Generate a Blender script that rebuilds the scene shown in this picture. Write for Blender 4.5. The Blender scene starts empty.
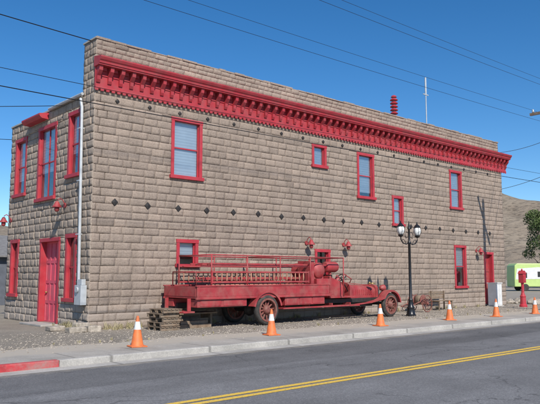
import bpy, bmesh, math, random
from mathutils import Vector, Matrix, noise
random.seed(7)
R=random.uniform
S=bpy.context.scene
COL=S.collection

# ---------------------------------------------------------------- materials
def nodes(name):
    m=bpy.data.materials.new(name); m.use_nodes=True
    nt=m.node_tree; b=nt.nodes['Principled BSDF']
    return m,nt,b
def N(nt,t,**k):
    n=nt.nodes.new(t)
    for a,v in k.items():
        if a in n.inputs: n.inputs[a].default_value=v
        else: setattr(n,a,v)
    return n
def ramp(nt,src,stops,interp='LINEAR'):
    n=nt.nodes.new('ShaderNodeValToRGB'); cr=n.color_ramp; cr.interpolation=interp
    while len(cr.elements)<len(stops): cr.elements.new(.5)
    for e,(p,c) in zip(cr.elements,stops):
        e.position=p; e.color=tuple(c)[:3]+(1,) if hasattr(c,'__len__') else (c,c,c,1)
    nt.links.new(src,n.inputs['Fac']); return n.outputs['Color']
def mix(nt,a,b,fac,mode='MIX'):
    n=nt.nodes.new('ShaderNodeMix'); n.data_type='RGBA'; n.blend_type=mode
    for s,v in ((n.inputs[0],fac),(n.inputs[6],a),(n.inputs[7],b)):
        if isinstance(v,bpy.types.NodeSocket): nt.links.new(v,s)
        elif hasattr(v,'__len__'): s.default_value=tuple(v[:3])+(1,)
        else: s.default_value=v
    return n.outputs[2]
def obco(nt,scale=(1,1,1)):
    t=nt.nodes.new('ShaderNodeTexCoord'); mp=nt.nodes.new('ShaderNodeMapping')
    mp.inputs['Scale'].default_value=scale
    nt.links.new(t.outputs['Object'],mp.inputs['Vector']); return mp.outputs['Vector']
def noi(nt,scale,detail=4,co=None,rough=.55):
    n=N(nt,'ShaderNodeTexNoise',Scale=scale,Detail=detail,Roughness=rough)
    nt.links.new(co if co else obco(nt),n.inputs['Vector']); return n.outputs['Fac']
def bump(nt,b,h,strength,dist,prev=None):
    n=N(nt,'ShaderNodeBump',Strength=strength,Distance=dist)
    nt.links.new(h,n.inputs['Height'])
    if prev: nt.links.new(prev,n.inputs['Normal'])
    nt.links.new(n.outputs['Normal'],b.inputs['Normal']); return n.outputs['Normal']
def sep(nt,axis):
    t=nt.nodes.new('ShaderNodeTexCoord'); sp=nt.nodes.new('ShaderNodeSeparateXYZ'); nt.links.new(t.outputs['Object'],sp.inputs[0]); return sp.outputs[axis]
def madd(nt,a,m,c):
    n=N(nt,'ShaderNodeMath',operation='MULTIPLY_ADD')
    for i,v in enumerate((a,m,c)):
        if isinstance(v,bpy.types.NodeSocket): nt.links.new(v,n.inputs[i])
        else: n.inputs[i].default_value=v
    return n.outputs[0]
def simple(name,c,rough=.6,var=.15,scale=6,bmp=0,bs=60,metal=0,dirt=None,dirtamt=.5,spec=.5):
    m,nt,b=nodes(name)
    b.inputs['Roughness'].default_value=rough; b.inputs['Metallic'].default_value=metal
    b.inputs['Specular IOR Level'].default_value=spec
    n1=noi(nt,scale,4)
    lo=tuple(x*(1-var) for x in c); hi=tuple(min(1,x*(1+var)) for x in c)
    col=ramp(nt,n1,[(.3,lo),(.7,hi)])
    if dirt:
        n2=noi(nt,scale*.6+1.3,7,rough=.7)
        f=ramp(nt,n2,[(.42,0.0),(.68,dirtamt)])
        col=mix(nt,col,dirt,f)
    nt.links.new(col,b.inputs['Base Color'])
    if bmp: bump(nt,b,noi(nt,bs,3),bmp,.01)
    return m

def stone_mat(name,base,patch):
    m,nt,b=nodes(name); b.inputs['Roughness'].default_value=.93; b.inputs['Specular IOR Level'].default_value=.12
    at=N(nt,'ShaderNodeAttribute',attribute_name='tone')
    col=ramp(nt,at.outputs['Fac'],[(0,tuple(x*.78 for x in base)),(.3,tuple(x*.94 for x in base)),(.7,(base[0]*1.04,base[1]*1.03,base[2]*1.02)),(1,(base[0]*1.15,base[1]*1.13,base[2]*1.11))])
    big=ramp(nt,noi(nt,.3,5,rough=.65),[(.3,.88),(.7,1.07)])
    col=mix(nt,col,big,1.0,'MULTIPLY')
    nf=noi(nt,20,5,rough=.8)
    fine=ramp(nt,nf,[(.32,.68),(.5,1.0),(.7,1.2)])
    col=mix(nt,col,fine,1.0,'MULTIPLY')
    st=ramp(nt,noi(nt,1.0,5,obco(nt,(2.2,2.2,.28))),[(.45,1.0),(.72,.84)])
    col=mix(nt,col,st,1.0,'MULTIPLY')
    a=madd(nt,noi(nt,1.0,6,rough=.65),-3.2,sep(nt,'Z')); a=madd(nt,a,1.0,1.15)
    f=ramp(nt,a,[(0.0,patch),(.3,0.0)])
    col=mix(nt,col,(base[0]*1.12,base[1]*1.17,base[2]*1.22),f)
    nt.links.new(col,b.inputs['Base Color'])
    bump(nt,b,nf,1.0,.022)
    return m
M={}
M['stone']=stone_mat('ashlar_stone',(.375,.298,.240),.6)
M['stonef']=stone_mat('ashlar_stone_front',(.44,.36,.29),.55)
M['mortar']=simple('mortar',(.26,.21,.17),.95,.25,8,.5,40)
M['red']=simple('red_paint',(.45,.030,.045),.55,.15,3,.15,30,dirt=(.37,.085,.085),dirtamt=.5)
M['redc']=simple('cornice_red_paint',(.40,.028,.040),.65,.2,2.2,.1,25,dirt=(.34,.08,.08),dirtamt=.7)
M['redt']=simple('faded_truck_red',(.35,.034,.040),.55,.25,2.5,.12,25,dirt=(.34,.12,.10),dirtamt=.75)
M['door']=simple('pink_red_door',(.62,.085,.13),.65,.15,2,.1,30,dirt=(.52,.17,.18),dirtamt=.6)
M['dark']=simple('dark_iron',(.03,.025,.022),.6,.3,10,.1)
M['black']=simple('black_enamel',(.012,.012,.013),.35,.2,8)
M['rubber']=simple('tyre_rubber',(.035,.033,.03),.85,.3,12,.3,40,dirt=(.12,.1,.08),dirtamt=.5)
M['rim']=simple('weathered_wheel',(.20,.055,.045),.7,.3,9,dirt=(.28,.17,.12),dirtamt=.7)
M['blind']=simple('white_blind',(.78,.80,.82),.8,.05,3)
M['white']=simple('white_paint',(.75,.75,.73),.5,.07,4,dirt=(.5,.47,.4),dirtamt=.3)
M['grey']=simple('galvanised_metal',(.50,.52,.53),.5,.12,6,metal=.2)
M['wood']=simple('weathered_wood',(.21,.145,.095),.85,.35,7,.4,30,dirt=(.29,.24,.18),dirtamt=.6)
M['woodl']=simple('ladder_wood',(.42,.20,.13),.75,.3,7)
M['brass']=simple('tarnished_brass',(.45,.33,.14),.4,.2,8,metal=.8)
M['orange']=simple('cone_orange',(.80,.19,.045),.6,.12,9,dirt=(.35,.12,.06),dirtamt=.7)
M['lime']=simple('lime_paint',(.50,.64,.22),.45,.08,2)
M['globe']=simple('milk_glass',(.78,.78,.74),.25,.04,3)
M['bark']=simple('bark',(.11,.08,.055),.9,.3,8,.5)
M['rock']=simple('rock',(.38,.325,.26),.92,.35,9,.6,30)
M['straw']=simple('dry_weed',(.42,.36,.20),.85,.3,9)
M['shed']=simple('shed_siding',(.11,.12,.14),.7,.2,3)
M['roofing']=simple('roofing_gravel',(.2,.19,.18),.9,.2,5)
def glass():
    m,nt,b=nodes('window_glass')
    tr=nt.nodes.new('ShaderNodeBsdfTransparent'); tr.inputs[0].default_value=(.90,.94,.96,1)
    gl=N(nt,'ShaderNodeBsdfGlossy',Roughness=.04)
    mx=nt.nodes.new('ShaderNodeMixShader'); lw=N(nt,'ShaderNodeLayerWeight',Blend=.3)
    nt.links.new(madd(nt,lw.outputs['Fresnel'],.5,.06),mx.inputs[0])
    nt.links.new(tr.outputs[0],mx.inputs[1]); nt.links.new(gl.outputs[0],mx.inputs[2])
    nt.links.new(mx.outputs[0],nt.nodes['Material Output'].inputs['Surface'])
    nt.nodes.remove(b); return m
M['glass']=glass()
M['dglass']=simple('dark_window',(.02,.024,.03),.08,.2,3)
def asphalt():
    m,nt,b=nodes('asphalt'); b.inputs['Roughness'].default_value=.9; b.inputs['Specular IOR Level'].default_value=.2
    g=noi(nt,45,3,rough=.9)
    a=ramp(nt,g,[(.3,(.12,.118,.118)),(.5,(.19,.187,.185)),(.7,(.33,.322,.315))])
    s=ramp(nt,noi(nt,1.0,6,obco(nt,(.1,.8,1)),.65),[(.3,.78),(.7,1.16)])
    col=mix(nt,a,s,1.0,'MULTIPLY')
    s2=ramp(nt,noi(nt,.5,7,rough=.75),[(.35,.82),(.65,1.1)]); col=mix(nt,col,s2,1.0,'MULTIPLY')
    e=madd(nt,noi(nt,.5,4,obco(nt,(.25,1,1))),1.6,sep(nt,'Y')); e=madd(nt,e,1.0,8.4)
    f=ramp(nt,e,[(.45,1.0),(.62,.76)]); col=mix(nt,col,f,1.0,'MULTIPLY')
    d=madd(nt,noi(nt,2.2,6,rough=.7),.9,sep(nt,'Y')); d=madd(nt,d,1.0,6.75)
    f=ramp(nt,d,[(.3,0.0),(.6,.7)]); col=mix(nt,col,(.36,.32,.26),f)
    v=N(nt,'ShaderNodeTexVoronoi',feature='DISTANCE_TO_EDGE',Scale=.3)
    nz=N(nt,'ShaderNodeTexNoise',Scale=1.3,Detail=5); oc=obco(nt); nt.links.new(oc,nz.inputs['Vector'])
    va=N(nt,'ShaderNodeVectorMath',operation='MULTIPLY_ADD'); nt.links.new(nz.outputs['Color'],va.inputs[0]); va.inputs[1].default_value=(1.3,1.3,0); nt.links.new(oc,va.inputs[2])
    nt.links.new(va.outputs[0],v.inputs['Vector'])
    cr=ramp(nt,v.outputs['Distance'],[(.002,.45),(.006,1.0)]) 
    gate=ramp(nt,noi(nt,.23,3),[(.38,0.0),(.5,.8)])
    col=mix(nt,col,mix(nt,col,cr,1.0,'MULTIPLY'),gate)
    nt.links.new(col,b.inputs['Base Color']); bump(nt,b,g,.6,.012)
    return m
M['asphalt']=asphalt()
def concrete(name,c,joint=None,dusty=False):
    m,nt,b=nodes(name); b.inputs['Roughness'].default_value=.9; b.inputs['Specular IOR Level'].default_value=.2
    g=noi(nt,30,5,rough=.75)
    a=ramp(nt,g,[(.3,tuple(x*.76 for x in c)),(.7,tuple(x*1.15 for x in c))])
    s=ramp(nt,noi(nt,.8,7,rough=.7),[(.3,.66),(.7,1.15)]); col=mix(nt,a,s,1.0,'MULTIPLY')
    if joint:
        w=N(nt,'ShaderNodeTexWave',wave_type='BANDS',bands_direction='X',Scale=math.pi*2/20/joint,Distortion=0)
        nt.links.new(obco(nt),w.inputs['Vector'])
        j=ramp(nt,w.outputs['Fac'],[(.0,.45),(.0012,1.0)]); col=mix(nt,col,j,.8,'MULTIPLY')
    if dusty:
        d=madd(nt,noi(nt,1.4,7,rough=.75),2.0,sep(nt,'Y')); d=madd(nt,d,1.0,4.5)
        f=ramp(nt,d,[(.3,0.0),(.8,1.0)]); col=mix(nt,col,mix(nt,a,(.44,.385,.31),.8),f)
    nt.links.new(col,b.inputs['Base Color']); bump(nt,b,g,.35,.008); return m
M['concrete']=concrete('concrete',(.43,.395,.345),1.6,True)
M['kerb']=concrete('kerb_concrete',(.48,.45,.405),2.5)
M['redkerb']=simple('red_kerb_paint',(.50,.05,.055),.75,.25,5,.2,30,dirt=(.34,.22,.19),dirtamt=.85)
def yellow():
    m,nt,b=nodes('road_paint_yellow'); b.inputs['Roughness'].default_value=.75
    w=ramp(nt,noi(nt,24,6,rough=.85),[(.40,0.0),(.48,1.0)])
    col=mix(nt,(.26,.23,.16),(.80,.51,.06),w); nt.links.new(col,b.inputs['Base Color']); return m
M['yellow']=yellow()
def dirt():
    m,nt,b=nodes('dirt_gravel'); b.inputs['Roughness'].default_value=.97; b.inputs['Specular IOR Level'].default_value=.1
    g=noi(nt,18,6,rough=.85)
    a=ramp(nt,g,[(.3,(.26,.22,.175)),(.5,(.42,.365,.295)),(.7,(.58,.52,.43))])
    s=ramp(nt,noi(nt,.6,7,rough=.65),[(.3,.76),(.7,1.12)]); col=mix(nt,a,s,1.0,'MULTIPLY')
    nt.links.new(col,b.inputs['Base Color']); bump(nt,b,g,1.0,.05); return m
M['dirt']=dirt()
def hill():
    m,nt,b=nodes('desert_hill'); b.inputs['Roughness'].default_value=.97; b.inputs['Specular IOR Level'].default_value=.05
    a=ramp(nt,noi(nt,.03,8,rough=.7),[(.3,(.22,.175,.13)),(.7,(.34,.28,.21))])
    v=N(nt,'ShaderNodeTexVoronoi',Scale=.28); nt.links.new(obco(nt),v.inputs['Vector'])
    d=ramp(nt,v.outputs['Distance'],[(.2,.45),(.42,1.0)]); col=mix(nt,a,d,.7,'MULTIPLY')
    nt.links.new(col,b.inputs['Base Color']); bump(nt,b,noi(nt,.12,7),.8,4); return m
M['hill']=hill()
def leaf():
    m,nt,b=nodes('leaves'); b.inputs['Roughness'].default_value=.6
    at=N(nt,'ShaderNodeAttribute',attribute_name='tone')
    c=ramp(nt,at.outputs['Fac'],[(0,(.03,.055,.015)),(1,(.14,.19,.05))]); nt.links.new(c,b.inputs['Base Color'])
    return m
M['leaf']=leaf()

# ---------------------------------------------------------------- mesh helpers
def empty(name,loc):
    e=bpy.data.objects.new(name,None); e.location=loc; e.empty_display_size=.3; COL.objects.link(e); return e
def put(name,bm,mat,parent=None,smooth=False,bev=0,autos=False):
    bmesh.ops.recalc_face_normals(bm,faces=bm.faces[:])
    if bev:
        es=[e for e in bm.edges if len(e.link_faces)==2 and e.calc_face_angle(0)>.6]
        bmesh.ops.bevel(bm,geom=es,offset=bev,segments=2,affect='EDGES',profile=.5)
    me=bpy.data.meshes.new(name); bm.to_mesh(me); bm.free()
    if isinstance(mat,str): mat=M[mat]
    me.materials.append(mat)
    if smooth:
        for p in me.polygons: p.use_smooth=True
    o=bpy.data.objects.new(name,me); COL.objects.link(o)
    if parent: o.parent=parent; o.location=-Vector(parent.location)
    if autos:
        md=o.modifiers.new('es','EDGE_SPLIT'); md.split_angle=math.radians(40)
    return o
I3=lambda u,o,z:(u,o,z)
def box(bm,a,b,T=None):
    T=T or I3
    x0,y0,z0=a; x1,y1,z1=b
    v=[bm.verts.new(T(x,y,z)) for x in (x0,x1) for y in (y0,y1) for z in (z0,z1)]
    for f in ((0,1,3,2),(4,6,7,5),(0,4,5,1),(2,3,7,6),(0,2,6,4),(1,5,7,3)):
        bm.faces.new([v[i] for i in f])
def frame(d):
    d=d.normalized(); a=Vector((0,0,1)) if abs(d.z)<.9 else Vector((1,0,0))
    s=d.cross(a).normalized(); return s,d.cross(s).normalized()
def cyl(bm,p0,p1,r0,r1=None,n=12,caps=True):
    p0=Vector(p0);p1=Vector(p1); r1=r0 if r1 is None else r1
    s,t=frame(p1-p0); A=[];B=[]
    for i in range(n):
        a=2*math.pi*i/n; w=s*math.cos(a)+t*math.sin(a)
        A.append(bm.verts.new(p0+w*r0)); B.append(bm.verts.new(p1+w*r1))
    for i in range(n): bm.faces.new((A[i],A[(i+1)%n],B[(i+1)%n],B[i]))
    if caps: bm.faces.new(A[::-1]); bm.faces.new(B)
def tube(bm,pts,r,n=8,closed=False):
    pts=[Vector(p) for p in pts]; rings=[]
    L=len(pts)
    for i,p in enumerate(pts):
        d=(pts[(i+1)%L]-pts[i-1]) if closed else (pts[min(i+1,L-1)]-pts[max(i-1,0)])
        s,t=frame(d)
        rr=r[i] if hasattr(r,'__len__') else r
        rings.append([bm.verts.new(p+(s*math.cos(2*math.pi*k/n)+t*math.sin(2*math.pi*k/n))*rr) for k in range(n)])
    for i in range(L if closed else L-1):
        a=rings[i]; b=rings[(i+1)%L]
        for k in range(n): bm.faces.new((a[k],a[(k+1)%n],b[(k+1)%n],b[k]))
    if not closed: bm.faces.new(rings[0][::-1]); bm.faces.new(rings[-1])
def lathe(bm,prof,c,n=20,axis='z'):
    rings=[]
    for r,h in prof:
        ring=[]
        for k in range(n):
            a=2*math.pi*k/n; x,y=r*math.cos(a),r*math.sin(a)
            q=(c[0]+x,c[1]+y,c[2]+h) if axis=='z' else ((c[0]+x,c[1]+h,c[2]+y) if axis=='y' else (c[0]+h,c[1]+x,c[2]+y))
            ring.append(bm.verts.new(q))
        rings.append(ring)
    for a,b in zip(rings,rings[1:]):
        for k in range(n): bm.faces.new((a[k],a[(k+1)%n],b[(k+1)%n],b[k]))
    bm.faces.new(rings[0][::-1]); bm.faces.new(rings[-1])
def prism(bm,pts,a0,a1,T):
    A=[bm.verts.new(T(p,a0)) for p in pts]; B=[bm.verts.new(T(p,a1)) for p in pts]; n=len(pts)
    for i in range(n): bm.faces.new((A[i],A[(i+1)%n],B[(i+1)%n],B[i]))
    bm.faces.new(A[::-1]); bm.faces.new(B)
def nb(): return bmesh.new()

# ---------------------------------------------------------------- stone walls
def subtract(rects,h):
    out=[]
    for (a,b,c,d) in rects:
        u0,u1,z0,z1=h
        if u1<=a or u0>=b or z1<=c or z0>=d: out.append((a,b,c,d)); continue
        if c<z0: out.append((a,b,c,z0))
        if d>z1: out.append((a,b,z1,d))
        lo,hi=max(c,z0),min(d,z1)
        if a<u0: out.append((a,u0,lo,hi))
        if b>u1: out.append((u1,b,lo,hi))
    return out
def block(bm,lay,T,r,tone,rough):
    u0,u1,z0,z1=r; g=.002
    u0+=g;u1-=g;z0+=g;z1-=g
    w,h=u1-u0,z1-z0
    if w<.03 or h<.03: return
    e=min(.010,w*.2,h*.2)
    nu=max(1,round(w/.1)); nv=max(1,round(h/.08))
    us=[0]+[e+(w-2*e)*i/nu for i in range(nu+1)]+[w]; vs=[0]+[e+(h-2*e)*i/nv for i in range(nv+1)]+[h]
    base=R(-.003,rough*.7); G=[]; tu=R(-.010,.010); tv=R(-.010,.008)
    for j,v in enumerate(vs):
        row=[]
        for i,u in enumerate(us):
            bd=i in (0,len(us)-1) or j in (0,len(vs)-1)
            if bd: o=-.0105; du=R(-.004,.004); dv=R(-.003,.003)
            else: o=base+R(0,rough)+tu*(u/w-.5)+tv*(v/h-.5); du=R(-.005,.005) if 1<i<len(us)-2 else R(-.003,.003); dv=R(-.003,.003)
            row.append(bm.verts.new(T(u0+u+du,o,z0+v+dv)))
        G.append(row)
    for j in range(len(vs)-1):
        for i in range(len(us)-1):
            f=bm.faces.new((G[j][i],G[j][i+1],G[j+1][i+1],G[j+1][i]))
            ed=i in (0,len(us)-2) or j in (0,len(vs)-2)
            for l in f.loops: l[lay]=(tone,tone,tone,1)
            f.smooth=not ed
def stones(name,T,u0,u1,z0,z1,holes,mat,parent,ch=(.225,.262),bw=(.32,.66),rough=.010):
    bm=nb(); lay=bm.loops.layers.float_color.new('tone')
    z=z0
    while z<z1-.04:
        h=R(*ch); t=z+h
        if z1-t<.14: t=z1
        u=u0-R(0,.3); rowt=R(-.06,.06)
        while u<u1:
            w=R(*bw); a=max(u,u0); b=min(u+w,u1); u+=w
            if u1-b<.18 and b<u1: b=u1; u=u1+1
            rs=[(a,b,z,t)]
            for hh in holes: rs=subtract(rs,hh)
            for r in rs:
                tone=min(1,max(0,random.gauss(.5,.19)+rowt)); block(bm,lay,T,r,tone,rough)
        z=t
    return put(name,bm,mat,parent)
def backing(name,T,u0,u1,z0,z1,holes,th,parent):
    us=sorted({u0,u1}|{h[0] for h in holes}|{h[1] for h in holes}); zs=sorted({z0,z1}|{h[2] for h in holes}|{h[3] for h in holes})
    us=[u for u in us if u0<=u<=u1]; zs=[z for z in zs if z0<=z<=z1]
    bm=nb()
    cellf=lambda i,j: 0<=i<len(us)-1 and 0<=j<len(zs)-1 and not any(h[0]<(us[i]+us[i+1])/2<h[1] and h[2]<(zs[j]+zs[j+1])/2<h[3] for h in holes)
    o1=-.008;o0=-th
    def q(*p): bm.faces.new([bm.verts.new(T(*x)) for x in p])
    for i in range(len(us)-1):
        for j in range(len(zs)-1):
            if not cellf(i,j): continue
            a,b,c,d=us[i],us[i+1],zs[j],zs[j+1]
            q((a,o1,c),(b,o1,c),(b,o1,d),(a,o1,d)); q((a,o0,c),(a,o0,d),(b,o0,d),(b,o0,c))
            if not cellf(i-1,j): q((a,o1,c),(a,o1,d),(a,o0,d),(a,o0,c))
            if not cellf(i+1,j): q((b,o1,c),(b,o0,c),(b,o0,d),(b,o1,d))
            if not cellf(i,j-1): q((a,o1,c),(a,o0,c),(b,o0,c),(b,o1,c))
            if not cellf(i,j+1): q((a,o1,d),(b,o1,d),(b,o0,d),(a,o0,d))
    bmesh.ops.remove_doubles(bm,verts=bm.verts[:],dist=1e-4)
    return put(name,bm,'mortar',parent)

L=25.0; H=9.12; W=7.0; HF=7.38
B=empty('stone_fire_station',(0,0,0))
TS=lambda u,o,z:(u,-o,z)
TF=lambda u,o,z:(-o,u,z)
sw=[(2.85,4.1,4.97,7.03),(9.67,10.49,6.11,7.03),(12.49,13.61,5.04,7.03),(19.7,20.8,5.06,7.03),(3.13,3.98,1.96,2.84),(9.8,10.66,1.0,2.68),(14.92,15.72,3.95,5.3),(19.94,21.0,1.03,3.15)]
sd=[(22.8,23.72,.12,2.86)]
holes=sw+sd
stones('side_wall_stones',TS,-.008,L,0,7.5,holes,'stone',B)
stones('side_parapet_stones',TS,-.008,24.72,8.4,H,[], 'stone',B,ch=(.15,.2),bw=(.22,.5))
backing('side_wall_core',TS,0.008,L,0,8.5,holes,.45,B)
bm=nb(); box(bm,(.008,-.008,8.5),(24.7,-.5,H-.02),TS); put('side_parapet_core',bm,'mortar',B)
bm=nb(); lay=bm.loops.layers.float_color.new('tone'); u=-.03
while u<24.7:
    w=R(.3,.8); e=min(u+w,24.74); zt=H+.045+R(-.024,.024); box(bm,(u+.004,.03+R(-.012,.012),H-.015),(e-.004,-.54,zt),TS); u+=w
for f in bm.faces:
    for l in f.loops: l[lay]=(.5,.5,.5,1)
put('parapet_coping',bm,'stone',B,bev=.008)
fw=[(.9,1.8,4.85,7.0),(2.76,4.3,4.27,6.9),(5.4,6.5,4.62,6.8),(.95,1.72,.85,2.95),(5.8,6.58,.9,2.95)]
fd=[(2.2,3.8,.06,2.88)]
stones('front_wall_stones',TF,-.008,W,0,HF,fw+fd,'stonef',B,bw=(.3,.65),rough=.020)
stones('front_pier_stones',TF,-.008,.86,HF,H,[],'stonef',B,bw=(.28,.45),rough=.018)
backing('front_wall_core',TF,0.008,W,0,HF,fw+fd,.45,B)
bm=nb(); box(bm,(.46,.010,HF),(1.0,.84,H-.02)); box(bm,(.008,.5,HF),(.46,.84,H-.02)); put('front_pier_core',bm,'mortar',B)
bm=nb(); box(bm,(.1,6.8,0),(L,W,HF)); box(bm,(L-.3,.5,0),(L-.002,6.8,HF)); box(bm,(.45,.45,7.0),(L-.3,6.8,7.1)); put('rear_walls_and_roof',bm,'roofing',B)
bm=nb(); box(bm,(-.05,.9,HF+.002),(.5,W+.04,HF+.07)); box(bm,(-.05,-.03,H-.01),(-.03,.88,H+.05)); box(bm,(-.03,.54,H-.01),(1.02,.88,H+.05)); put('front_coping',bm,'kerb',B,bev=.008)

def window(T,h,idx,blind=True,mid=True,muntin=0,frm='red',fwid=.1,wall='',drop=0):
    u0,u1,z0,z1=h; c=fwid
    bm=nb()
    box(bm,(u0-.02,-.14,z0),(u0+c,.035,z1),T); box(bm,(u1-c,-.14,z0),(u1+.02,.035,z1),T)
    box(bm,(u0-.035,-.143,z1-c),(u1+.035,.045,z1+.02),T); box(bm,(u0-.07,-.146,z0-.05),(u1+.07,.1,z0+.07),T)
    put('window_frame_'+wall+str(idx),bm,frm,B,bev=.006)
    bm=nb()
    if mid:
        zm=(z0+z1)/2; box(bm,(u0+c,-.10,zm-.022),(u1-c,-.06,zm+.022),T)
    for k in range(muntin):
        um=u0+c+(u1-u0-2*c)*(k+1)/(muntin+1); box(bm,(um-.015,-.098,z0+.07),(um+.015,-.06,z1-c),T)
    for a,b in ((u0+c,u0+c+.035),(u1-c-.035,u1-c)): box(bm,(a,-.1,z0+.07),(b,-.055,z1-c),T)
    put('window_sash_'+wall+str(idx),bm,frm,B)
    bm=nb(); box(bm,(u0+c-.01,-.085,z0+.05),(u1-c+.01,-.081,z1-c+.01),T); put('window_glass_'+wall+str(idx),bm,'glass',B)
    bm=nb()
    if blind:
        zb=z0+.075+drop; z=z1-c; u_0=u0+c+.01; u_1=u1-c-.01
        n=int((z-zb)/.05); prev=None
        for k in range(n+1):
            zz=z-(z-zb)*k/n
            for o in ((-.118,) if k%2 else (-.125,)):
                row=[bm.verts.new(T(u_0,o,zz)),bm.verts.new(T(u_1,o,zz))]
                if prev: bm.faces.new((prev[0],prev[1],row[1],row[0]))
                prev=row
        put('window_blind_'+wall+str(idx),bm,'blind',B)
        bm=nb()
    box(bm,(u0,-.4,z0),(u1,-.36,z1),T); put('window_interior_'+wall+str(idx),bm,'dglass',B)
for i,h in enumerate(sw):
    window(TS,h,i,blind=(i!=5),mid=(i not in (1,4)),wall='side_',drop=(0,0,.18,.0,.3,0,0,.9)[i])
for i,h in enumerate(fw):
    window(TF,h,i,blind=(i in(0,1,2)),mid=True,muntin=(1 if i==1 else 0),fwid=.11,wall='front_',drop=(.7,.9,.5,0,0)[i])
def door(T,h,name,dep,mat,panels,jam=.1):
    u0,u1,z0,z1=h
    bm=nb(); box(bm,(u0-.03,-.3,z0),(u0+jam,.03,z1),T); box(bm,(u1-jam,-.3,z0),(u1+.03,.03,z1),T); box(bm,(u0-.04,-.303,z1-jam),(u1+.04,.04,z1+.03),T)
    put(name+'_frame',bm,'red',B,bev=.008)
    bm=nb(); box(bm,(u0+jam,-dep-.05,z0),(u1-jam,-dep,z1-jam),T)
    nu,nz=panels; wu=(u1-u0-2*jam)/nu; hz=(z1-z0-jam)/nz
    for i in range(nu):
        for j in range(nz):
            a=u0+jam+wu*i; z=z0+hz*j; e=.05
            for bb in (((a+.004,z),(a+e,z+hz)),((a+wu-e,z),(a+wu-.004,z+hz)),((a+e,z),(a+wu-e,z+e)),((a+e,z+hz-e),(a+wu-e,z+hz))):
                box(bm,(bb[0][0],-dep,bb[0][1]),(bb[1][0],-dep+.022,bb[1][1]),T)
    put(name,bm,mat,B)
    bm=nb(); cyl(bm,T(u1-jam-.12,-dep,z0+1.0),T(u1-jam-.12,-dep+.07,z0+1.0),.03,n=10); put(name+'_knob',bm,'brass',B,smooth=True)
door(TS,sd[0],'side_door',.2,'redt',(1,3))
door(TF,fd[0],'front_bay_door',.2,'door',(4,4),.1)
bm=nb(); box(bm,(-.6,2.1,.0),(0,3.9,.06)); put('door_threshold',bm,'kerb',B,bev=.01)

# cornice
bm=nb()
TC=lambda p,x:(x,-p[0],p[1])
x0,x1=-.04,25.42
prism(bm,[(-.02,7.48),(.07,7.48),(.085,7.51),(.07,7.55),(.07,7.58),(.05,7.59),(.05,8.18),(-.02,8.18)],x0,x1,TC)
prism(bm,[(-.02,8.18),(.34,8.18),(.34,8.22),(.37,8.23),(.38,8.29),(.42,8.33),(.46,8.40),(.46,8.44),(-.02,8.52)],x0-.03,x1+.04,TC)
put('cornice_moulding',bm,'redc',B)
bm=nb(); n=66
for i in range(n):
    x=x0+.08+(x1-x0-.16)*i/(n-1)
    prism(bm,[(.05,7.68),(.09,7.68),(.13,7.76),(.14,7.88),(.21,7.96),(.27,8.03),(.29,8.179),(.05,8.179)],x-.06,x+.06,TC)
    if i<n-1:
        xm=x+(x1-x0-.16)/(n-1)/2
        box(bm,(xm-.13,.05,7.90),(xm+.13,.075,7.94),TS); box(bm,(xm-.07,.05,8.07),(xm+.07,.13,8.175),TS)
for i in range(n*2):
    x=x0+.04+(x1-x0-.1)*i/(n*2-1)
    box(bm,(x-.055,.055,7.42),(x+.055,.080,7.505),TS)
put('cornice_brackets',bm,'redc',B)

# tie plates
bm=nb()
def plate(u,z,s,T=TS):
    c=bm.verts.new(T(u,.052,z)); vs=[bm.verts.new(T(u+a,.036,z+b)) for a,b in ((s,0),(0,s),(-s,0),(0,-s))]
    vb=[bm.verts.new(T(u+a,-.01,z+b)) for a,b in ((s,0),(0,s),(-s,0),(0,-s))]
    for i in range(4): bm.faces.new((c,vs[i],vs[(i+1)%4])); bm.faces.new((vs[i],vb[i],vb[(i+1)%4],vs[(i+1)%4]))
for k in range(20):
    u=.76+1.195*k
    if not any(h[0]-.1<u<h[1]+.1 and h[2]<3.92<h[3] for h in holes): plate(u,3.92+R(-.02,.02),.115)
    plate(u,7.2,.075)
put('wall_tie_plates',bm,'dark',B)
def walllamp(T,u,z,i):
    bm=nb(); t=lambda a,b,c:T(u+a,b,z+c)
    cyl(bm,t(0,0,-.02),t(0,.05,-.02),.08,n=12)
    tube(bm,[t(0,.03,-.02),t(0,.10,.14),t(0,.20,.2),t(0,.28,.15),t(0,.30,.06)],.016,8)
    c=t(0,.30,-.02); lathe(bm,[(.03,.12),(.06,.09),(.09,.02),(.15,-.06),(.16,-.08),(.14,-.08),(.05,0.0)],c,16)
    put('wall_lamp_%d'%i,bm,'redt',B,smooth=True,autos=True)
    bm=nb(); lathe(bm,[(.03,-.02),(.07,-.07),(.085,-.14),(.07,-.2),(.03,-.23)],c,12); put('lamp_bulb_%d'%i,bm,'redt',B,smooth=True)
for i,(u,z) in enumerate(((9.28,2.95),(11.5,2.95),(22.0,2.95))): walllamp(TS,u,z,i)
for i,(u,z) in enumerate(((1.88,3.95),(6.7,3.75))): walllamp(TF,u,z,i+3)
bm=nb(); prism(bm,[(0.0,7.12),(.26,7.14),(.33,7.19),(.36,7.25),(.36,7.30),(.0,7.36)],3.5,5.15,lambda p,x:(-p[0],x,p[1])); 
put('front_hood',bm,'red',B)
bm=nb(); tube(bm,[(-.12,.78,7.3),(-.09,.72,7.0),(-.09,.62,4),(-.09,.55,1.5),(-.09,.5,1.0)],.05,10)
tube(bm,[(-.1,.7,7.44),(-.1,3.3,7.43)],.05,8)
for z in (6.3,4.6,2.9): box(bm,(-.15,.5+z*.03,z),(-.001,.68+z*.03,z+.04))
put('downspout_and_gutter',bm,'grey',B,smooth=True,autos=True)
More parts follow.
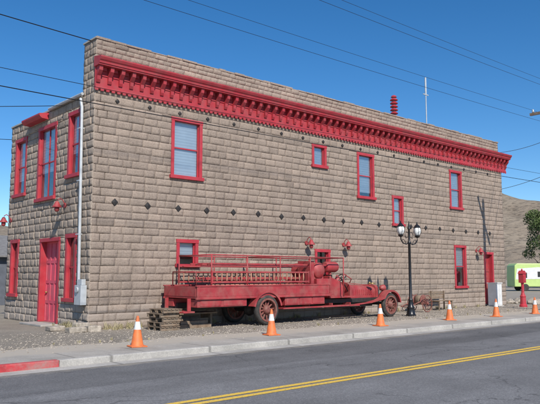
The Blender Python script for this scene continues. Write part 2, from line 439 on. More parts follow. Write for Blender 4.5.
bm=nb(); box(bm,(-.22,.12,.74),(-.02,.56,1.34)); box(bm,(-.16,.2,1.345),(-.02,.46,1.52)); cyl(bm,(-.22,.34,1.2),(-.27,.34,1.2),.09,n=16); put('electric_meter_box',bm,'grey',B,bev=.01)
SI=empty('roof_siren',(17.85,2,7.1))
bm=nb(); cyl(bm,(17.85,2,7.1),(17.85,2,11.0),.06); box(bm,(17.55,1.7,7.1),(18.15,2.3,7.3)); put('mast',bm,'grey',SI)
bm=nb()
for k in range(6):
    z=9.85+k*.18; lathe(bm,[(.07,0),(.19,.0),(.21,.03),(.15,.09),(.08,.13),(.07,.155)],(17.85,2,z),20)
lathe(bm,[(.1,0),(.16,.0),(.11,.08),(.02,.12)],(17.85,2,10.93),16)
put('horn_stack',bm,'red',SI,smooth=True,autos=True)
AN=empty('roof_antenna',(20.75,2,7.1))
bm=nb(); cyl(bm,(20.75,2,7.1),(20.75,2,11.6),.035,.03); cyl(bm,(20.75,2,11.6),(20.75,2,12.6),.05,.05); box(bm,(20.5,1.98,11.6),(20.98,2.02,11.65)); put('mast',bm,'grey',AN)
bm=nb()
for (x,y,w,d,h) in ((-.5,-.25,.45,.35,.24),(-.9,-.7,.5,.3,.16),(-.35,-.75,.4,.35,.18),(-1.1,.2,.5,.4,.14)):
    box(bm,(x,y,0),(x+w,y+d,h))
for v in bm.verts: v.co+=Vector((R(-.03,.03),R(-.03,.03),R(-.02,.02)))
put('stone_step_blocks',bm,'rock',None,bev=.025)

# ---------------------------------------------------------------- ground
bm=nb(); prof=[(900,0),(60,0),(8,0),(-6.02,0),(-6.02,-.13),(-17.6,-.13),(-17.6,0),(-600,0)]
for (a,b) in zip(prof,prof[1:]):
    xs=[-700,-60,0,60,900]
    for xa,xb in zip(xs,xs[1:]): bm.faces.new([bm.verts.new(p) for p in ((xa,a[0],a[1]),(xa,b[0],b[1]),(xb,b[0],b[1]),(xb,a[0],a[1]))])
bmesh.ops.remove_doubles(bm,verts=bm.verts[:],dist=1e-3); put('ground',bm,'dirt')
def sheet(name,x0,x1,y0,y1,z,mat):
    bm=nb(); bm.faces.new([bm.verts.new(p) for p in ((x0,y0,z),(x1,y0,z),(x1,y1,z),(x0,y1,z))]); return put(name,bm,mat)
sheet('road',-300,500,-17.3,-6.6,-.122,'asphalt')
sheet('gutter_pan',-300,500,-6.62,-6.1,-.118,'kerb')
bm=nb(); prev=None; x=-80
while x<=90:
    st=.25 if -8<x<30 else 2; yy=-3.75+.28*noise.noise(Vector((x*.5,0,0)))+.12*noise.noise(Vector((x*2.1,3,0)))
    row=[bm.verts.new((x,-6.0,.006)),bm.verts.new((x,yy,.006))]
    if prev: bm.faces.new((prev[0],row[0],row[1],prev[1]))
    prev=row; x+=st
put('pavement',bm,'concrete')
sheet('far_pavement',-300,500,-19.6,-17.7,.006,'kerb')
sheet('yellow_centre_line',-300,500,-10.74,-10.61,-.117,'yellow')
sheet('yellow_centre_line',-300,500,-10.95,-10.82,-.117,'yellow')
bm=nb(); box(bm,(-3.6,-6.16,-.2),(200,-5.995,.012)); box(bm,(-200,-17.75,-.2),(200,-17.58,.012)); put('kerb',bm,'kerb',bev=.02)
bm=nb(); box(bm,(-200,-6.162,-.2),(-3.61,-5.99,.014)); put('red_painted_kerb',bm,'redkerb',bev=.02)
bm=nb()
for i in range(9000):
    x=R(-6,26); y=-3.6+random.gauss(0,.5) if R(0,1)<.3 else R(-4.0,-.05)
    if y>-.05 and x>-.05: continue
    s=R(.007,.024)*(1.9 if R(0,1)<.06 else 1)
    v=[bm.verts.new((x+a*s*R(.7,1.3),y+b*s*R(.7,1.3),.007+max(0,c)*s*R(.5,1))) for a,b,c in ((1,0,0),(.3,1,0),(-1,.3,0),(-.3,-1,0),(0,0,1.2))]
    for k in range(4): bm.faces.new((v[k],v[(k+1)%4],v[4]))
put('gravel',bm,'rock')
bm=nb()
def weed(x,y,s,n=26):
    for k in range(n):
        a=R(0,6.28); l=s*R(.5,1.1); t=R(.1,.7); w=.006
        p=Vector((x+R(-.08,.08)*s*3,y+R(-.08,.08)*s*3,0)); d=Vector((math.cos(a)*t,math.sin(a)*t,1))*l; sd_=Vector((-math.sin(a),math.cos(a),0))*w
        m=p+d*.6; q=p+d+Vector((math.cos(a),math.sin(a),-.4))*l*.15
        bm.faces.new([bm.verts.new(z) for z in (p-sd_,p+sd_,m+sd_*.8,m-sd_*.8)]); bm.faces.new([bm.verts.new(z) for z in (m-sd_*.8,m+sd_*.8,q)])
for i in range(55): weed(R(-.1,25),-R(.05,.22),R(.08,.26))
for i in range(30): weed(R(-5,30),R(-4.0,-3.0),R(.05,.13),14)
for i in range(14): weed(R(-.8,1.2),-R(.1,.5),R(.15,.3))
for i in range(14): weed(-R(.1,.5),R(0,2),R(.12,.28))
put('dry_weeds',bm,'straw')
bm=nb(); cx,cy=-9,-18; rows=[]
for j in range(26):
    t=j/25; rr=210+t*420; row=[]
    for i in range(361):
        a=math.radians(-60+i*.6)
        ad=math.degrees(a); 
        hgt=34+7*math.sin(a*3.1)+4*math.cos(a*9+1)+ (6 if 20<ad<34 else 0)
        prof_=math.sin(min(1,t*1.5)*math.pi/2)**1.6
        p=Vector((cx+math.cos(a)*rr,cy+math.sin(a)*rr,0)); nz=noise.fractal(p*.012,1,2,5)
        row.append(bm.verts.new((p.x,p.y,-1+max(0,hgt*prof_*(1+.25*nz)))))
    rows.append(row)
for a,b in zip(rows,rows[1:]):
    for i in range(360): bm.faces.new((a[i],a[i+1],b[i+1],b[i]))
put('desert_hills',bm,'hill',smooth=True)

# ---------------------------------------------------------------- fire engine
E=empty('antique_fire_engine',(7.5,-1.25,0))
yn,yf=-2.2,-.3; yc=-1.25
bm=nb()
box(bm,(2.45,yn+.02,.93),(8.55,yf-.02,.985))
for y in (yn+.02,yf-.07):
    box(bm,(2.45,y,.985),(8.3,y+.05,1.30)); box(bm,(2.42,y-.02,1.29),(8.34,y+.07,1.335))
    box(bm,(2.42,y-.012,.90),(8.34,y+.062,.955))
    for k in range(9): x=2.5+k*.71; box(bm,(x,y-.008,.985),(x+.05,y+.058,1.29))
box(bm,(2.44,yn+.09,.985),(2.49,yf-.09,1.30))
for y in (yn+.08,yf-.5):
    box(bm,(2.5,y,.66),(4.45,y+.42,.90)); box(bm,(6.15,y,.62),(8.1,y+.42,.90))
for k in range(3): box(bm,(6.2+k*.64,yn+.066,.65),(6.78+k*.64,yn+.08,.87))
for k in range(2): box(bm,(2.6+k*.9,yn+.066,.69),(3.4+k*.9,yn+.08,.87))
box(bm,(2.05,yn+.15,.50),(2.46,yf-.15,.55)); 
for y in (yn+.3,yf-.35): box(bm,(2.3,y,.55),(2.42,y+.05,.93))
box(bm,(8.55,yn+.25,.80),(10.0,yf-.25,.86)); box(bm,(8.75,yn+.33,.86),(9.35,yf-.33,1.22)); 
box(bm,(8.64,yn+.33,.86),(8.74,yf-.33,1.62))
for y in (yn+.3,yf-.36): prism(bm,[(8.62,.86),(9.4,.86),(9.38,1.2),(9.2,1.42),(8.9,1.5),(8.62,1.6)],y,y+.05,lambda p,a:(p[0],a,p[1]))
box(bm,(7.75,yn+.12,1.30),(8.5,yf-.12,1.52)); box(bm,(7.55,yn+.2,1.336),(7.7,yn+.9,2.15))
put('body',bm,'redt',E,bev=.008)
bm=nb()
secs=[(9.95,.46,1.38),(10.05,.44,1.36),(10.2,.40,1.30),(11.0,.37,1.25),(11.62,.34,1.22)]
rings=[]
for x,w,h in secs:
    ring=[]
    for k in range(17):
        a=math.pi*k/16; ring.append(bm.verts.new((x,yc-math.cos(a)*w,h-.25+ (math.sin(a)**.7)*.25)))
    ring=[bm.verts.new((x,yc-w,.76))]+ring+[bm.verts.new((x,yc+w,.76))]; rings.append(ring)
for a,b in zip(rings,rings[1:]):
    for k in range(18): bm.faces.new((a[k],a[k+1],b[k+1],b[k]))
bm.faces.new(rings[0]); bm.faces.new(rings[-1])
put('engine_hood',bm,'redt',E,smooth=True,autos=True)
bm=nb()
for k in range(9):
    x=10.35+k*.12; box(bm,(x,yc-.405+.03*(k/9),.88),(x+.05,yc-.38,1.08))
tube(bm,[(10.05,yc,1.365),(11.6,yc,1.23)],.012,6)
put('hood_louvres',bm,'redt',E)
bm=nb(); 
def rpts(w,z0,z1): return [(-w,z0),(w,z0),(w,z1-.12),(w*.8,z1-.03),(w*.4,z1),(-w*.4,z1),(-w*.8,z1-.03),(-w,z1-.12)]
prism(bm,rpts(.38,.66,1.27),11.62,11.76,lambda p,a:(a,yc+p[0],p[1])); put('radiator_shell',bm,'redt',E,bev=.012)
bm=nb(); prism(bm,rpts(.32,.72,1.2),11.761,11.775,lambda p,a:(a,yc+p[0],p[1])); 
for k in range(14): box(bm,(11.775,yc-.3+k*.046,.74),(11.785,yc-.29+k*.046,1.15))
put('radiator_core',bm,'dark',E)
bm=nb(); lathe(bm,[(.06,0),(.07,.03),(.03,.06),(.03,.1),(.01,.12)],(11.69,yc,1.26),12); 
lathe(bm,[(.03,0),(.1,.05),(.15,.02),(.13,-.0)],(11.2,yc-.52,1.3),14)
put('radiator_cap',bm,'brass',E,smooth=True)
bm=nb()
for y in (yc-.45,yc+.37): box(bm,(2.6,y,.60),(12.45,y+.08,.76))
for q in (-.41,.41): tube(bm,[(11.35,yc+q,.66),(11.6,yc+q,.55),(12.1,yc+q,.54),(12.45,yc+q,.7)],.035,8)
cyl(bm,(11.9,yn+.1,.5),(11.9,yf-.1,.5),.05); cyl(bm,(5.3,yn+.1,.5),(5.3,yf-.1,.5),.09); lathe(bm,[(.05,-.22),(.2,-.1),(.24,0),(.2,.1),(.05,.22)],(5.3,yc,.5),14,'y')
cyl(bm,(5.5,yc,.52),(9.5,yc,.62),.045); box(bm,(9.6,yc-.28,.42),(11.5,yc+.28,.72)); cyl(bm,(6,yc+.3,.5),(9.5,yc+.3,.5),.05)
box(bm,(12.42,yc-.8,.58),(12.5,yc+.8,.68))
put('chassis',bm,'dark',E,bev=.006)
bm=nb()
for y0,y1 in ((yn+.0,yn+.3),(yf-.3,yf)):
    box(bm,(6.0,y0,.50),(9.95,y1,.545)); 
    for x in (6.3,7.5,8.7,9.7): box(bm,(x,min(y1,y0)+.28 if y0<yc else y0-.1,.52),(x+.04,(y1+.35) if y0<yc else y0+.05,.62))
put('running_boards',bm,'redt',E)
def wheel(x,y,r,name,tw=.15):
    bm=nb(); lathe(bm,[(r*.76,-tw/2),(r*.86,-tw/2-.01),(r*.95,-tw/2+.01),(r,-tw/4),(r,tw/4),(r*.95,tw/2-.01),(r*.86,tw/2+.01),(r*.76,tw/2)],(x,y,r),40,'y')
    for f in [f for f in bm.faces if len(f.verts)>10]: bm.faces.remove(f)
    put(name+'_tyre',bm,'rubber',E,smooth=True,autos=True)
    bm=nb()
    n=36
    for (ra,rb,ya,yb) in ((r*.66,r*.78,-tw/2-.018,tw/2+.018),):
        vs=[[bm.verts.new((x+q*math.cos(6.2832*k/n),y+h,r+q*math.sin(6.2832*k/n))) for k in range(n)] for q,h in ((ra,ya),(rb,ya),(rb,yb),(ra,yb))]
        for i in range(4):
            for k in range(n): bm.faces.new((vs[i][k],vs[i][(k+1)%n],vs[(i+1)%4][(k+1)%n],vs[(i+1)%4][k]))
    for k in range(12):
        a=6.2832*k/12+.1; c,s=math.cos(a),math.sin(a)
        cyl(bm,(x+c*r*.12,y,r+s*r*.12),(x+c*r*.69,y,r+s*r*.69),.035,.026,8)
    lathe(bm,[(r*.12,-.13),(r*.2,-.11),(r*.3,-.05),(r*.3,.05),(r*.2,.11),(r*.12,.13)],(x,y,r),16,'y')
    put(name+'_spokes',bm,'rim',E,smooth=True,autos=True)
wheel(5.3,yn+.1,.5,'rear_wheel_near',.2); wheel(5.3,yf-.1,.5,'rear_wheel_far',.2)
wheel(11.9,yn+.12,.47,'front_wheel_near'); wheel(11.9,yf-.12,.47,'front_wheel_far')
bm=nb()
def fender(cx,cz,r,a0,a1,y0,y1,tail=None):
    P=[(cx+r*math.cos(math.radians(a)),cz+r*math.sin(math.radians(a))) for a in [a0+(a1-a0)*k/16 for k in range(17)]]
    if tail: P+=tail
    for (p,q) in zip(P,P[1:]):
        d=Vector((q[0]-p[0],q[1]-p[1])).normalized(); nrm=Vector((-d.y,d.x))*.018
        pts=[p,q,(q[0]-nrm.x,q[1]-nrm.y),(p[0]-nrm.x,p[1]-nrm.y)]
        prism(bm,pts,y0,y1,lambda s,a:(s[0],a,s[1]))
    for p,q in zip(P,P[1:]):
        c=Vector((cx,cz)); 
        yy=y0-.002 if y0<yc-.5 else y1+.002
        i1=Vector(p)+(c-Vector(p)).normalized()*.05; i2=Vector(q)+(c-Vector(q)).normalized()*.05
        if (Vector(p)-c).length<r*1.3: bm.faces.new([bm.verts.new((s[0],yy,s[1])) for s in (p,q,i2,i1)])
for y0,y1 in ((yn-.03,yn+.27),(yf-.27,yf+.03)):
    fender(11.9,.47,.57,8,150,y0,y1,[(11.1,.66),(10.6,.58),(9.95,.54)])
    fender(5.3,.5,.62,12,168,y0,y1)
put('fenders',bm,'redt',E)
bm=nb()
xs=[3.0,4.45,5.9,7.35,9.1]
for y in (yn+.05,yf-.05):
    for x in xs: tube(bm,[(x,y,1.2 if x<9 else .86),(x,y,2.28)],.022,8)
    tube(bm,[(3.0,y,2.28),(9.1,y,2.28)],.022,8); tube(bm,[(3.0,y,1.93),(7.35,y,1.93)],.016,8)
for x in (3.0,5.9,9.1): tube(bm,[(x,yn+.05,2.28),(x,yf-.05,2.28)],.022,8)
tube(bm,[(2.6,yn+.3,1.3),(2.6,yn+.3,1.75),(2.6,yf-.3,1.75),(2.6,yf-.3,1.3)],.02,8)
tube(bm,[(9.1,yn+.05,1.7),(9.6,yn+.1,1.5),(9.95,yn+.5,1.35)],.018,8)
put('pipe_rails',bm,'redt',E,smooth=True)
bm=nb()
for y in (yn+.02,yf-.06):
    for z in (1.40,1.72): box(bm,(3.0,y,z),(7.25,y+.045,z+.05))
    box(bm,(2.98,y-.002,1.38),(3.03,y+.05,1.79)); box(bm,(7.22,y-.002,1.38),(7.27,y+.05,1.79))
for i,(yy,z) in enumerate(((yc-.55,1.96),(yc+.1,1.96),(yc-.2,1.5))):
    for y in (yy,yy+.42): box(bm,(3.2,y,z),(8.6-.4*i,y+.035,z+.08))
put('ladder_rails',bm,'redt',E)
bm=nb()
for y in (yn+.042,yf-.038):
    k=3.2
    while k<7.2: lathe(bm,[(.014,0),(.02,.05),(.027,.14),(.02,.23),(.014,.29)],(k,y,1.44),8); k+=.2
for i,(yy,z) in enumerate(((yc-.55,2.0),(yc+.1,2.0),(yc-.2,1.54))):
    k=3.4
    while k<8.1: cyl(bm,(k,yy+.02,z),(k,yy+.42,z),.015,n=8); k+=.3
put('ladder_rungs',bm,'woodl',E,smooth=True)
bm=nb()
lathe(bm,[(.05,-.72),(.2,-.68),(.28,-.6),(.28,.6),(.2,.68),(.05,.72)],(8.12,yc,1.82),24,'y')
lathe(bm,[(.05,-.34),(.18,-.3),(.2,-.25),(.2,.25),(.18,.3),(.05,.34)],(8.85,yn+.5,1.95),20,'x')
for y in (yc-.5,yc+.5): box(bm,(7.86,y-.03,1.5),(8.4,y+.03,1.64))
tube(bm,[(8.85,yn+.5,1.75),(8.85,yn+.5,1.6)],.05,8)
put('chemical_tanks',bm,'redt',E,smooth=True,autos=True)
bm=nb(); c=Vector((9.55,yc-.35,1.55)); ax=Vector((-.62,0,.78)); s,t=frame(ax)
tube(bm,[c+(s*math.cos(k*.3142)+t*math.sin(k*.3142))*.22 for k in range(20)],.018,8,closed=True)
for k in range(4): tube(bm,[c,c+(s*math.cos(k*1.5708)+t*math.sin(k*1.5708))*.22],.012,6)
tube(bm,[c,c-ax*.75],.022,8); box(bm,(8.8,yn+.38,1.222),(9.38,yf-.38,1.34)); box(bm,(8.745,yn+.38,1.34),(8.84,yf-.38,1.66))
put('seat_and_steering_wheel',bm,'black',E)
bm=nb()
for y in (yc-.5,yc+.5):
    lathe(bm,[(.04,-.16),(.11,-.1),(.13,0),(.135,.05)],(11.9,y,1.13),18,'x'); tube(bm,[(11.88,y,1.02),(11.85,y*.5+yc*.5,.76)],.02,8)
lathe(bm,[(.13,0),(.12,.04),(.07,.12),(.05,.18),(.02,.2)],(10.3,yc+.5,1.45),14,'z')
put('headlamps',bm,'redt',E,smooth=True,autos=True)
bm=nb()
for y in (yc-.5,yc+.5): lathe(bm,[(.125,.051),(.08,.065),(.02,.07)],(11.9,y,1.13),18,'x')
put('headlamp_glass',bm,'globe',E,smooth=True)
bm=nb()
for k in range(26): 
    y=yn+.25+ (k%8)*.19; z=1.04+.09*(k//8); tube(bm,[(3.1,y,z),(5,y+R(-.03,.03),z),(7.2,y,z)],.045,8)
put('hoses',bm,'woodl',E,smooth=True)

# ---------------------------------------------------------------- street lamp
SL=empty('street_lamp',(12.84,-2.42,0)); lx,ly=12.84,-2.42
bm=nb(); lathe(bm,[(.2,0),(.2,.06),(.17,.09),(.15,.3),(.16,.34),(.11,.42),(.09,.6),(.1,.64),(.06,.7),(.052,2.9),(.07,2.93),(.07,2.98),(.045,3.02),(.04,3.5),(.07,3.54),(.05,3.62),(.015,3.8),(.01,3.86)],(lx,ly,0),20)
for s_ in (-1,1):
    tube(bm,[(lx,ly,2.98),(lx+s_*.2,ly,2.9),(lx+s_*.42,ly,2.94),(lx+s_*.55,ly,3.08),(lx+s_*.56,ly,3.2)],.024,8)
    tube(bm,[(lx,ly,3.35),(lx+s_*.18,ly,3.4),(lx+s_*.28,ly,3.28),(lx+s_*.22,ly,3.14),(lx+s_*.12,ly,3.18)],.014,8)
    tube(bm,[(lx+s_*.2,ly,2.9),(lx+s_*.3,ly,3.05),(lx+s_*.42,ly,3.1),(lx+s_*.5,ly,3.0)],.012,8)
    lathe(bm,[(.03,0),(.1,.05),(.12,.09),(.1,.1)],(lx+s_*.56,ly,3.18),14)
    lathe(bm,[(.13,0),(.15,.02),(.12,.06),(.06,.13),(.02,.17),(.03,.2),(.008,.26)],(lx+s_*.56,ly,3.60),14)
    for k in range(6):
        a=k*1.047; tube(bm,[(lx+s_*.56+.11*math.cos(a),ly+.11*math.sin(a),3.27),(lx+s_*.56+.165*math.cos(a),ly+.165*math.sin(a),3.42),(lx+s_*.56+.135*math.cos(a),ly+.135*math.sin(a),3.61)],.007,5)
put('post_and_arms',bm,'black',SL,smooth=True,autos=True)
bm=nb()
for s_ in (-1,1): lathe(bm,[(.07,.08),(.12,.14),(.155,.24),(.15,.33),(.12,.42)],(lx+s_*.56,ly,3.19),18)
put('globes',bm,'globe',SL,smooth=True)

# ---------------------------------------------------------------- cones
for (x,y) in ((-1.26,-5.05),(2.99,-4.95),(7.79,-4.9),(11.87,-4.85),(14.92,-5.0),(17.96,-5.1)):
    C_=empty('traffic_cone',(x,y,0)); ang=R(0,1.5); h=.71
    bm=nb(); lathe(bm,[(.155,.035),(.14,.06),(.03,h-.02),(.024,h)],(x,y,0),24)
    mt=Matrix.Translation((x,y,0))@Matrix.Rotation(ang,4,'Z'); b2=nb(); box(b2,(-.19,-.19,.008),(.19,.19,.036)); bmesh.ops.transform(b2,matrix=mt,verts=b2.verts)
    put('cone_body',bm,'orange',C_,smooth=True,autos=True); put('cone_base',b2,'orange',C_,bev=.01)
    bm=nb(); r=lambda z:.14+(.03-.14)*(z-.06)/(h-.08)+.003
    lathe(bm,[(r(.40),.40),(r(.58),.58)],(x,y,0),24); put('reflective_collar',bm,'white',C_,smooth=True,autos=True)

# ---------------------------------------------------------------- pallets and bench
PS=empty('wooden_pallet_stack',(1.75,-1.4,0)); bm=nb()
for l in range(5):
    z=l*.13; o=R(-.06,.06); p=R(-.05,.05)
    for yy in (-1.75,-1.4,-1.05): box(bm,(1.45+o,yy-.04+p,z),(2.1+o,yy+.04+p,z+.09))
    for k in range(5): box(bm,(1.45+o+k*.135,-1.82+p,z+.092),(1.555+o+k*.135,-.98+p,z+.115))
put('pallets',bm,'wood',PS)
TB=empty('timber_bench',(3.1,-.75,0)); bm=nb()
box(bm,(2.4,-1.15,.40),(4.0,-.95,.45)); box(bm,(2.4,-.93,.40),(4.0,-.73,.45)); box(bm,(2.4,-.71,.40),(4.0,-.5,.45))
for x in (2.55,3.75): box(bm,(x,-1.1,0),(x+.08,-.55,.398))
box(bm,(2.5,-1.0,.18),(3.9,-.94,.26)); box(bm,(2.3,-1.5,.0),(3.5,-1.2,.12)); box(bm,(2.35,-1.45,.122),(3.4,-1.25,.22))
put('boards',bm,'wood',TB,bev=.006)

# ---------------------------------------------------------------- hand hose cart
HC=empty('hose_cart',(15.6,-.9,0)); hx,hy=15.6,-.9
bm=nb()
for y in (hy-.4,hy+.4):
    tube(bm,[(hx+.36*math.cos(k*.2618),y,.38+.36*math.sin(k*.2618)) for k in range(24)],.02,8,closed=True)
    for k in range(12): cyl(bm,(hx,y,.38),(hx+.35*math.cos(k*.5236),y,.38+.35*math.sin(k*.5236)),.011,n=6)
    lathe(bm,[(.05,-.06),(.07,0),(.05,.06)],(hx,y,.38),10,'y')
cyl(bm,(hx,hy-.42,.38),(hx,hy+.42,.38),.025)
for y in (hy-.22,hy+.22): tube(bm,[(hx+.25,y,.56),(hx-.3,y,.46),(hx-1.1,y,.26)],.025,8)
tube(bm,[(hx-1.1,hy-.22,.26),(hx-1.1,hy+.22,.26)],.02,8)
lathe(bm,[(.22,-.2),(.24,-.19),(.12,-.17),(.12,.17),(.24,.19),(.22,.2)],(hx,hy,.54),20,'y')
put('wheels_and_frame',bm,'rim',HC,smooth=True,autos=True)
bm=nb(); lathe(bm,[(.12,-.165),(.2,-.16),(.21,0),(.2,.16),(.12,.165)],(hx,hy,.54),20,'y'); put('hose_reel',bm,'wood',HC,smooth=True)
BN=empty('park_bench',(17.6,-.6,0)); bm=nb()
for k in range(4): box(bm,(17.0,-.95+k*.12,.43),(18.3,-.85+k*.12,.46))
for k in range(3): box(bm,(17.0,-.44,.55+k*.12),(18.3,-.42,.64+k*.12))
for x in (17.1,18.15): box(bm,(x,-.93,0),(x+.05,-.88,.428)); box(bm,(x,-.5,0),(x+.05,-.445,.9)); box(bm,(x,-.88,.38),(x+.05,-.5,.428))
put('slats',bm,'wood',BN)
UC=empty('utility_cabinet',(23.0,-.5,0)); bm=nb(); box(bm,(22.72,-.70,.05),(23.28,-.2,1.2)); box(bm,(22.69,-.74,1.2),(23.31,-.16,1.25)); box(bm,(22.75,-.714,.1),(22.99,-.701,1.15)); box(bm,(23.01,-.714,.1),(23.25,-.701,1.15)); put('cabinet',bm,'white',UC,bev=.008)
bm=nb(); box(bm,(22.67,-.78,0),(23.33,-.15,.05)); put('plinth',bm,'kerb',UC)
px,py=23.3,-1.85
FP=empty('fire_alarm_post',(px,py,0))
bm=nb(); lathe(bm,[(.2,0),(.2,.1),(.16,.14),(.14,.5),(.16,.55),(.11,.62),(.075,.75),(.07,1.2),(.1,1.25)],(px,py,0),14)
box(bm,(px-.15,py-.13,1.25),(px+.15,py+.13,1.72)); prism(bm,[(-.18,1.72),(.18,1.72),(0,1.88)],py-.16,py+.16,lambda p,a:(px+p[0],a,p[1])); box(bm,(px-.1,py-.15,1.32),(px+.1,py-.13,1.6)); lathe(bm,[(.04,0),(.05,.05),(.02,.12)],(px,py,1.86),10)
put('post_and_box',bm,'red',FP)
bm=nb()
for i in range(46):
    x=R(25.5,36); y=R(-2.6,1.2); s=R(.08,.32)
    m=bmesh.ops.create_icosphere(bm,subdivisions=2,radius=s,matrix=Matrix.Translation((x,y,s*.3)))
    for v in m['verts']:
        c=Vector((x,y,s*.3)); d=v.co-c; v.co=c+Vector((d.x*1.2,d.y,d.z*.75))*(1+.35*noise.noise(v.co*4/s*.3+Vector((i,0,0))))
put('rock_border',bm,'rock')

# ---------------------------------------------------------------- camper van
CV=empty('camper_van',(57.3,13.7,0)); CV.rotation_euler=(0,0,math.radians(-41.5))
def lput(name,bm,mat,**k):
    o=put(name,bm,mat,**k); o.parent=CV; o.location=(0,0,0); return o
bm=nb(); pts=[(-3,.45),(2.7,.45),(3.0,.6),(3.05,1.2),(2.9,1.35),(2.45,1.5),(2.15,2.2),(2.5,2.35),(2.45,2.75),(2.2,2.85),(-2.7,2.85),(-2.95,2.6),(-3,1.5)]
prism(bm,pts,-1.1,1.1,lambda p,a:(p[0],a,p[1])); lput('body',bm,'lime',bev=.08)
bm=nb(); prism(bm,[(-2.9,1.2),(2.2,1.3),(2.0,2.2),(-.5,2.45),(-2.7,2.3)],-1.115,-1.102,lambda p,a:(p[0],a,p[1])); lput('white_band',bm,'white')
bm=nb()
for a,b,c,d in ((-2.5,-1.7,1.35,1.9),(-.6,.3,1.45,2.0),(1.0,1.8,1.45,2.0)): box(bm,(a,-1.13,c),(b,-1.117,d))
lput('windows',bm,'dglass')
bm=nb()
for x in (-1.9,1.9):
    for y in (-1.08,.88): lathe(bm,[(.2,0),(.36,.0),(.38,.05),(.38,.15),(.36,.2),(.2,.2)],(x,y-.05,.38),20,'y')
lput('wheels',bm,'rubber')

# ---------------------------------------------------------------- tree
def tree(name,x,y,h,cr,n=5200,z0=1.2):
    T_=empty(name,(x,y,0)); bm=nb()
    tube(bm,[(x,y,0),(x+.1,y,h*.25),(x-.05,y+.1,h*.5),(x,y,h*.8)],[.24,.2,.13,.05],10)
    cl=[]
    for k in range(40):
        a=R(0,6.28); zz=R(z0/h+.08,.95); rad=cr*math.sin(min(1,(1-zz)*1.5+.12)*1.5)*R(.35,1.0)
        p=Vector((x+math.cos(a)*rad,y+math.sin(a)*rad,zz*h)); cl.append((p,R(.5,1.0)*cr*.36))
        if k%2==0: tube(bm,[(x,y,max(.8,zz*h*.55)),(x+math.cos(a)*rad*.5,y+math.sin(a)*rad*.5,zz*h*.8),p],[.07,.045,.015],6)
    put('trunk_and_limbs',bm,'bark',T_,smooth=True)
    bm=nb(); lay=bm.loops.layers.float_color.new('tone')
    for k in range(n):
        c,rr=random.choice(cl); d=Vector((random.gauss(0,1),random.gauss(0,1),random.gauss(0,.8))); d=d.normalized()*rr*R(.3,1.15)**.6
        p=c+d; s=R(.07,.15); a=Vector((R(-1,1),R(-1,1),R(-1,1))).normalized(); b=a.cross(Vector((R(-1,1),R(-1,1),R(-1,1)))).normalized()
        f=bm.faces.new([bm.verts.new(q) for q in (p-a*s,p+b*s*.6,p+a*s,p-b*s*.6)])
        t=min(1,max(0,.5+.35*d.z/rr+R(-.25,.25)))
        for l in f.loops: l[lay]=(t,t,t,1)
    put('leaves',bm,'leaf',T_)
tree('shade_tree',74.1,21.3,10.4,4.0,14000,.6)
tree('shade_tree',7.0,42,6.5,2.6,3500)
NH=empty('neighbouring_house',(6,22,0)); bm=nb()
prism(bm,[(18,0),(28,0),(28,2.7),(23,4.0),(18,2.7)],3.2,12,lambda p,a:(a,p[0],p[1])); put('walls',bm,'shed',NH)
bm=nb()
for s_ in (0,1):
    q=[(17.6,2.62),(23,4.03),(23,4.12),(17.6,2.71)] if s_==0 else [(28.4,2.62),(23,4.03),(23,4.12),(28.4,2.71)]
    prism(bm,q,2.8,12.3,lambda p,a:(a,p[0],p[1]))
put('roof',bm,'roofing',NH)
bm=nb(); box(bm,(3.17,19.5,.9),(3.2,20.6,2.0)); box(bm,(3.17,24.5,0.1),(3.2,25.5,2.1)); box(bm,(4.5,17.97,.9),(5.6,18.0,2.0)); put('windows_and_door',bm,'white',NH)

# ---------------------------------------------------------------- utility poles and wires
def pole(x,y,h):
    P_=empty('utility_pole',(x,y,0)); bm=nb()
    cyl(bm,(x,y,-.1),(x,y,h),.16,.11,14); box(bm,(x-.06,y-1.35,h-1.1),(x+.06,y+1.35,h-.98))
    for q in (-1,1): tube(bm,[(x+.07,y+q*.7,h-1.0),(x+.07,y,h-1.6)],.02,6)
    put('pole_and_crossarm',bm,'wood',P_,smooth=True,autos=True)
    bm=nb()
    for q in (-1.2,1.2,0): lathe(bm,[(.02,0),(.05,.04),(.06,.08),(.035,.1),(.05,.13),(.02,.18)],(x,y+q,(h-.98) if q else h),12)
    put('insulators',bm,'grey',P_,smooth=True)
    return P_
PX=20.9
pole(PX,-5.2,10.45); pole(-34,-5.2,10.45); pole(75,-5.2,10.45)
WR=nb()
def wire(a,b,sag,r=.009,n=26):
    a=Vector(a);b=Vector(b); tube(WR,[a.lerp(b,i/n)-Vector((0,0,4*sag*(i/n)*(1-i/n))) for i in range(n+1)],r,5)
for x0_,x1_ in ((-34,PX),(PX,75)):
    for y,z,sg in ((-4.0,9.6,.35),(-6.4,9.6,.35),(-5.2,10.6,.3),(-5.2,8.6,.35)): wire((x0_,y,z),(x1_,y,z),sg,.006)
    wire((x0_,-5.3,5.75),(x1_,-5.3,5.75),.3,.011); wire((x0_,-5.3,6.15),(x1_,-5.3,6.15),.32,.007)
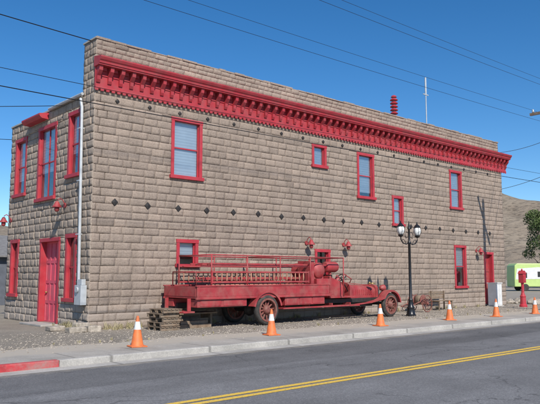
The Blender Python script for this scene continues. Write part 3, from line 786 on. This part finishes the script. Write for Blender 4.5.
wire((PX,-5.2,8.2),(24.9,.1,8.6),.15,.012); wire((PX,-5.2,6.6),(25.0,.1,6.5),.1,.012)
put('overhead_wires',WR,'black')
WR=nb(); wire((-34,-5.2,9.0),(-.05,.3,9.1),.3,.016); wire((-22,20,8.2),(-.1,6.8,6.9),.3,.012); wire((-22,16,7.0),(-.1,2.0,7.3),.3,.012); put('service_wires',WR,'black')

# ---------------------------------------------------------------- light, sky, camera
el=math.radians(41); sx,sy=-.36,-.93; q=math.hypot(sx,sy); sdv=Vector((sx/q*math.cos(el),sy/q*math.cos(el),math.sin(el)))
sun=bpy.data.lights.new('sun','SUN'); sun.energy=4.8; sun.angle=math.radians(.53); sun.color=(1,.95,.88)
so=bpy.data.objects.new('sun',sun); so.rotation_euler=(-sdv).to_track_quat('-Z','Y').to_euler(); COL.objects.link(so)
w=bpy.data.worlds.new('World'); S.world=w; w.use_nodes=True; nt=w.node_tree
sk=nt.nodes.new('ShaderNodeTexSky'); sk.sky_type='NISHITA'; sk.sun_disc=False; sk.sun_elevation=el; sk.sun_rotation=math.atan2(sx,sy)
sk.altitude=1700; sk.air_density=1.0; sk.dust_density=.2; sk.ozone_density=3.0
hs=N(nt,'ShaderNodeHueSaturation'); hs.inputs['Saturation'].default_value=1.3; hs.inputs['Value'].default_value=1.0
nt.links.new(sk.outputs[0],hs.inputs['Color'])
nt.links.new(hs.outputs[0],nt.nodes['Background'].inputs[0]); nt.nodes['Background'].inputs[1].default_value=.135
cam=bpy.data.cameras.new('camera'); cam.sensor_width=36; cam.lens=36*646.6/540; cam.clip_end=3000; cam.clip_start=.1
co=bpy.data.objects.new('camera',cam); COL.objects.link(co); co.location=(-9.08,-18.43,1.65)
az=math.atan(730/650.7); th=math.atan(73/646.6)
fwd=Vector((math.cos(az)*math.cos(th),math.sin(az)*math.cos(th),math.sin(th)))
co.rotation_euler=fwd.to_track_quat('-Z','Y').to_euler()
S.camera=co
S.view_settings.view_transform='Standard'; S.view_settings.look='None'; S.view_settings.exposure=0
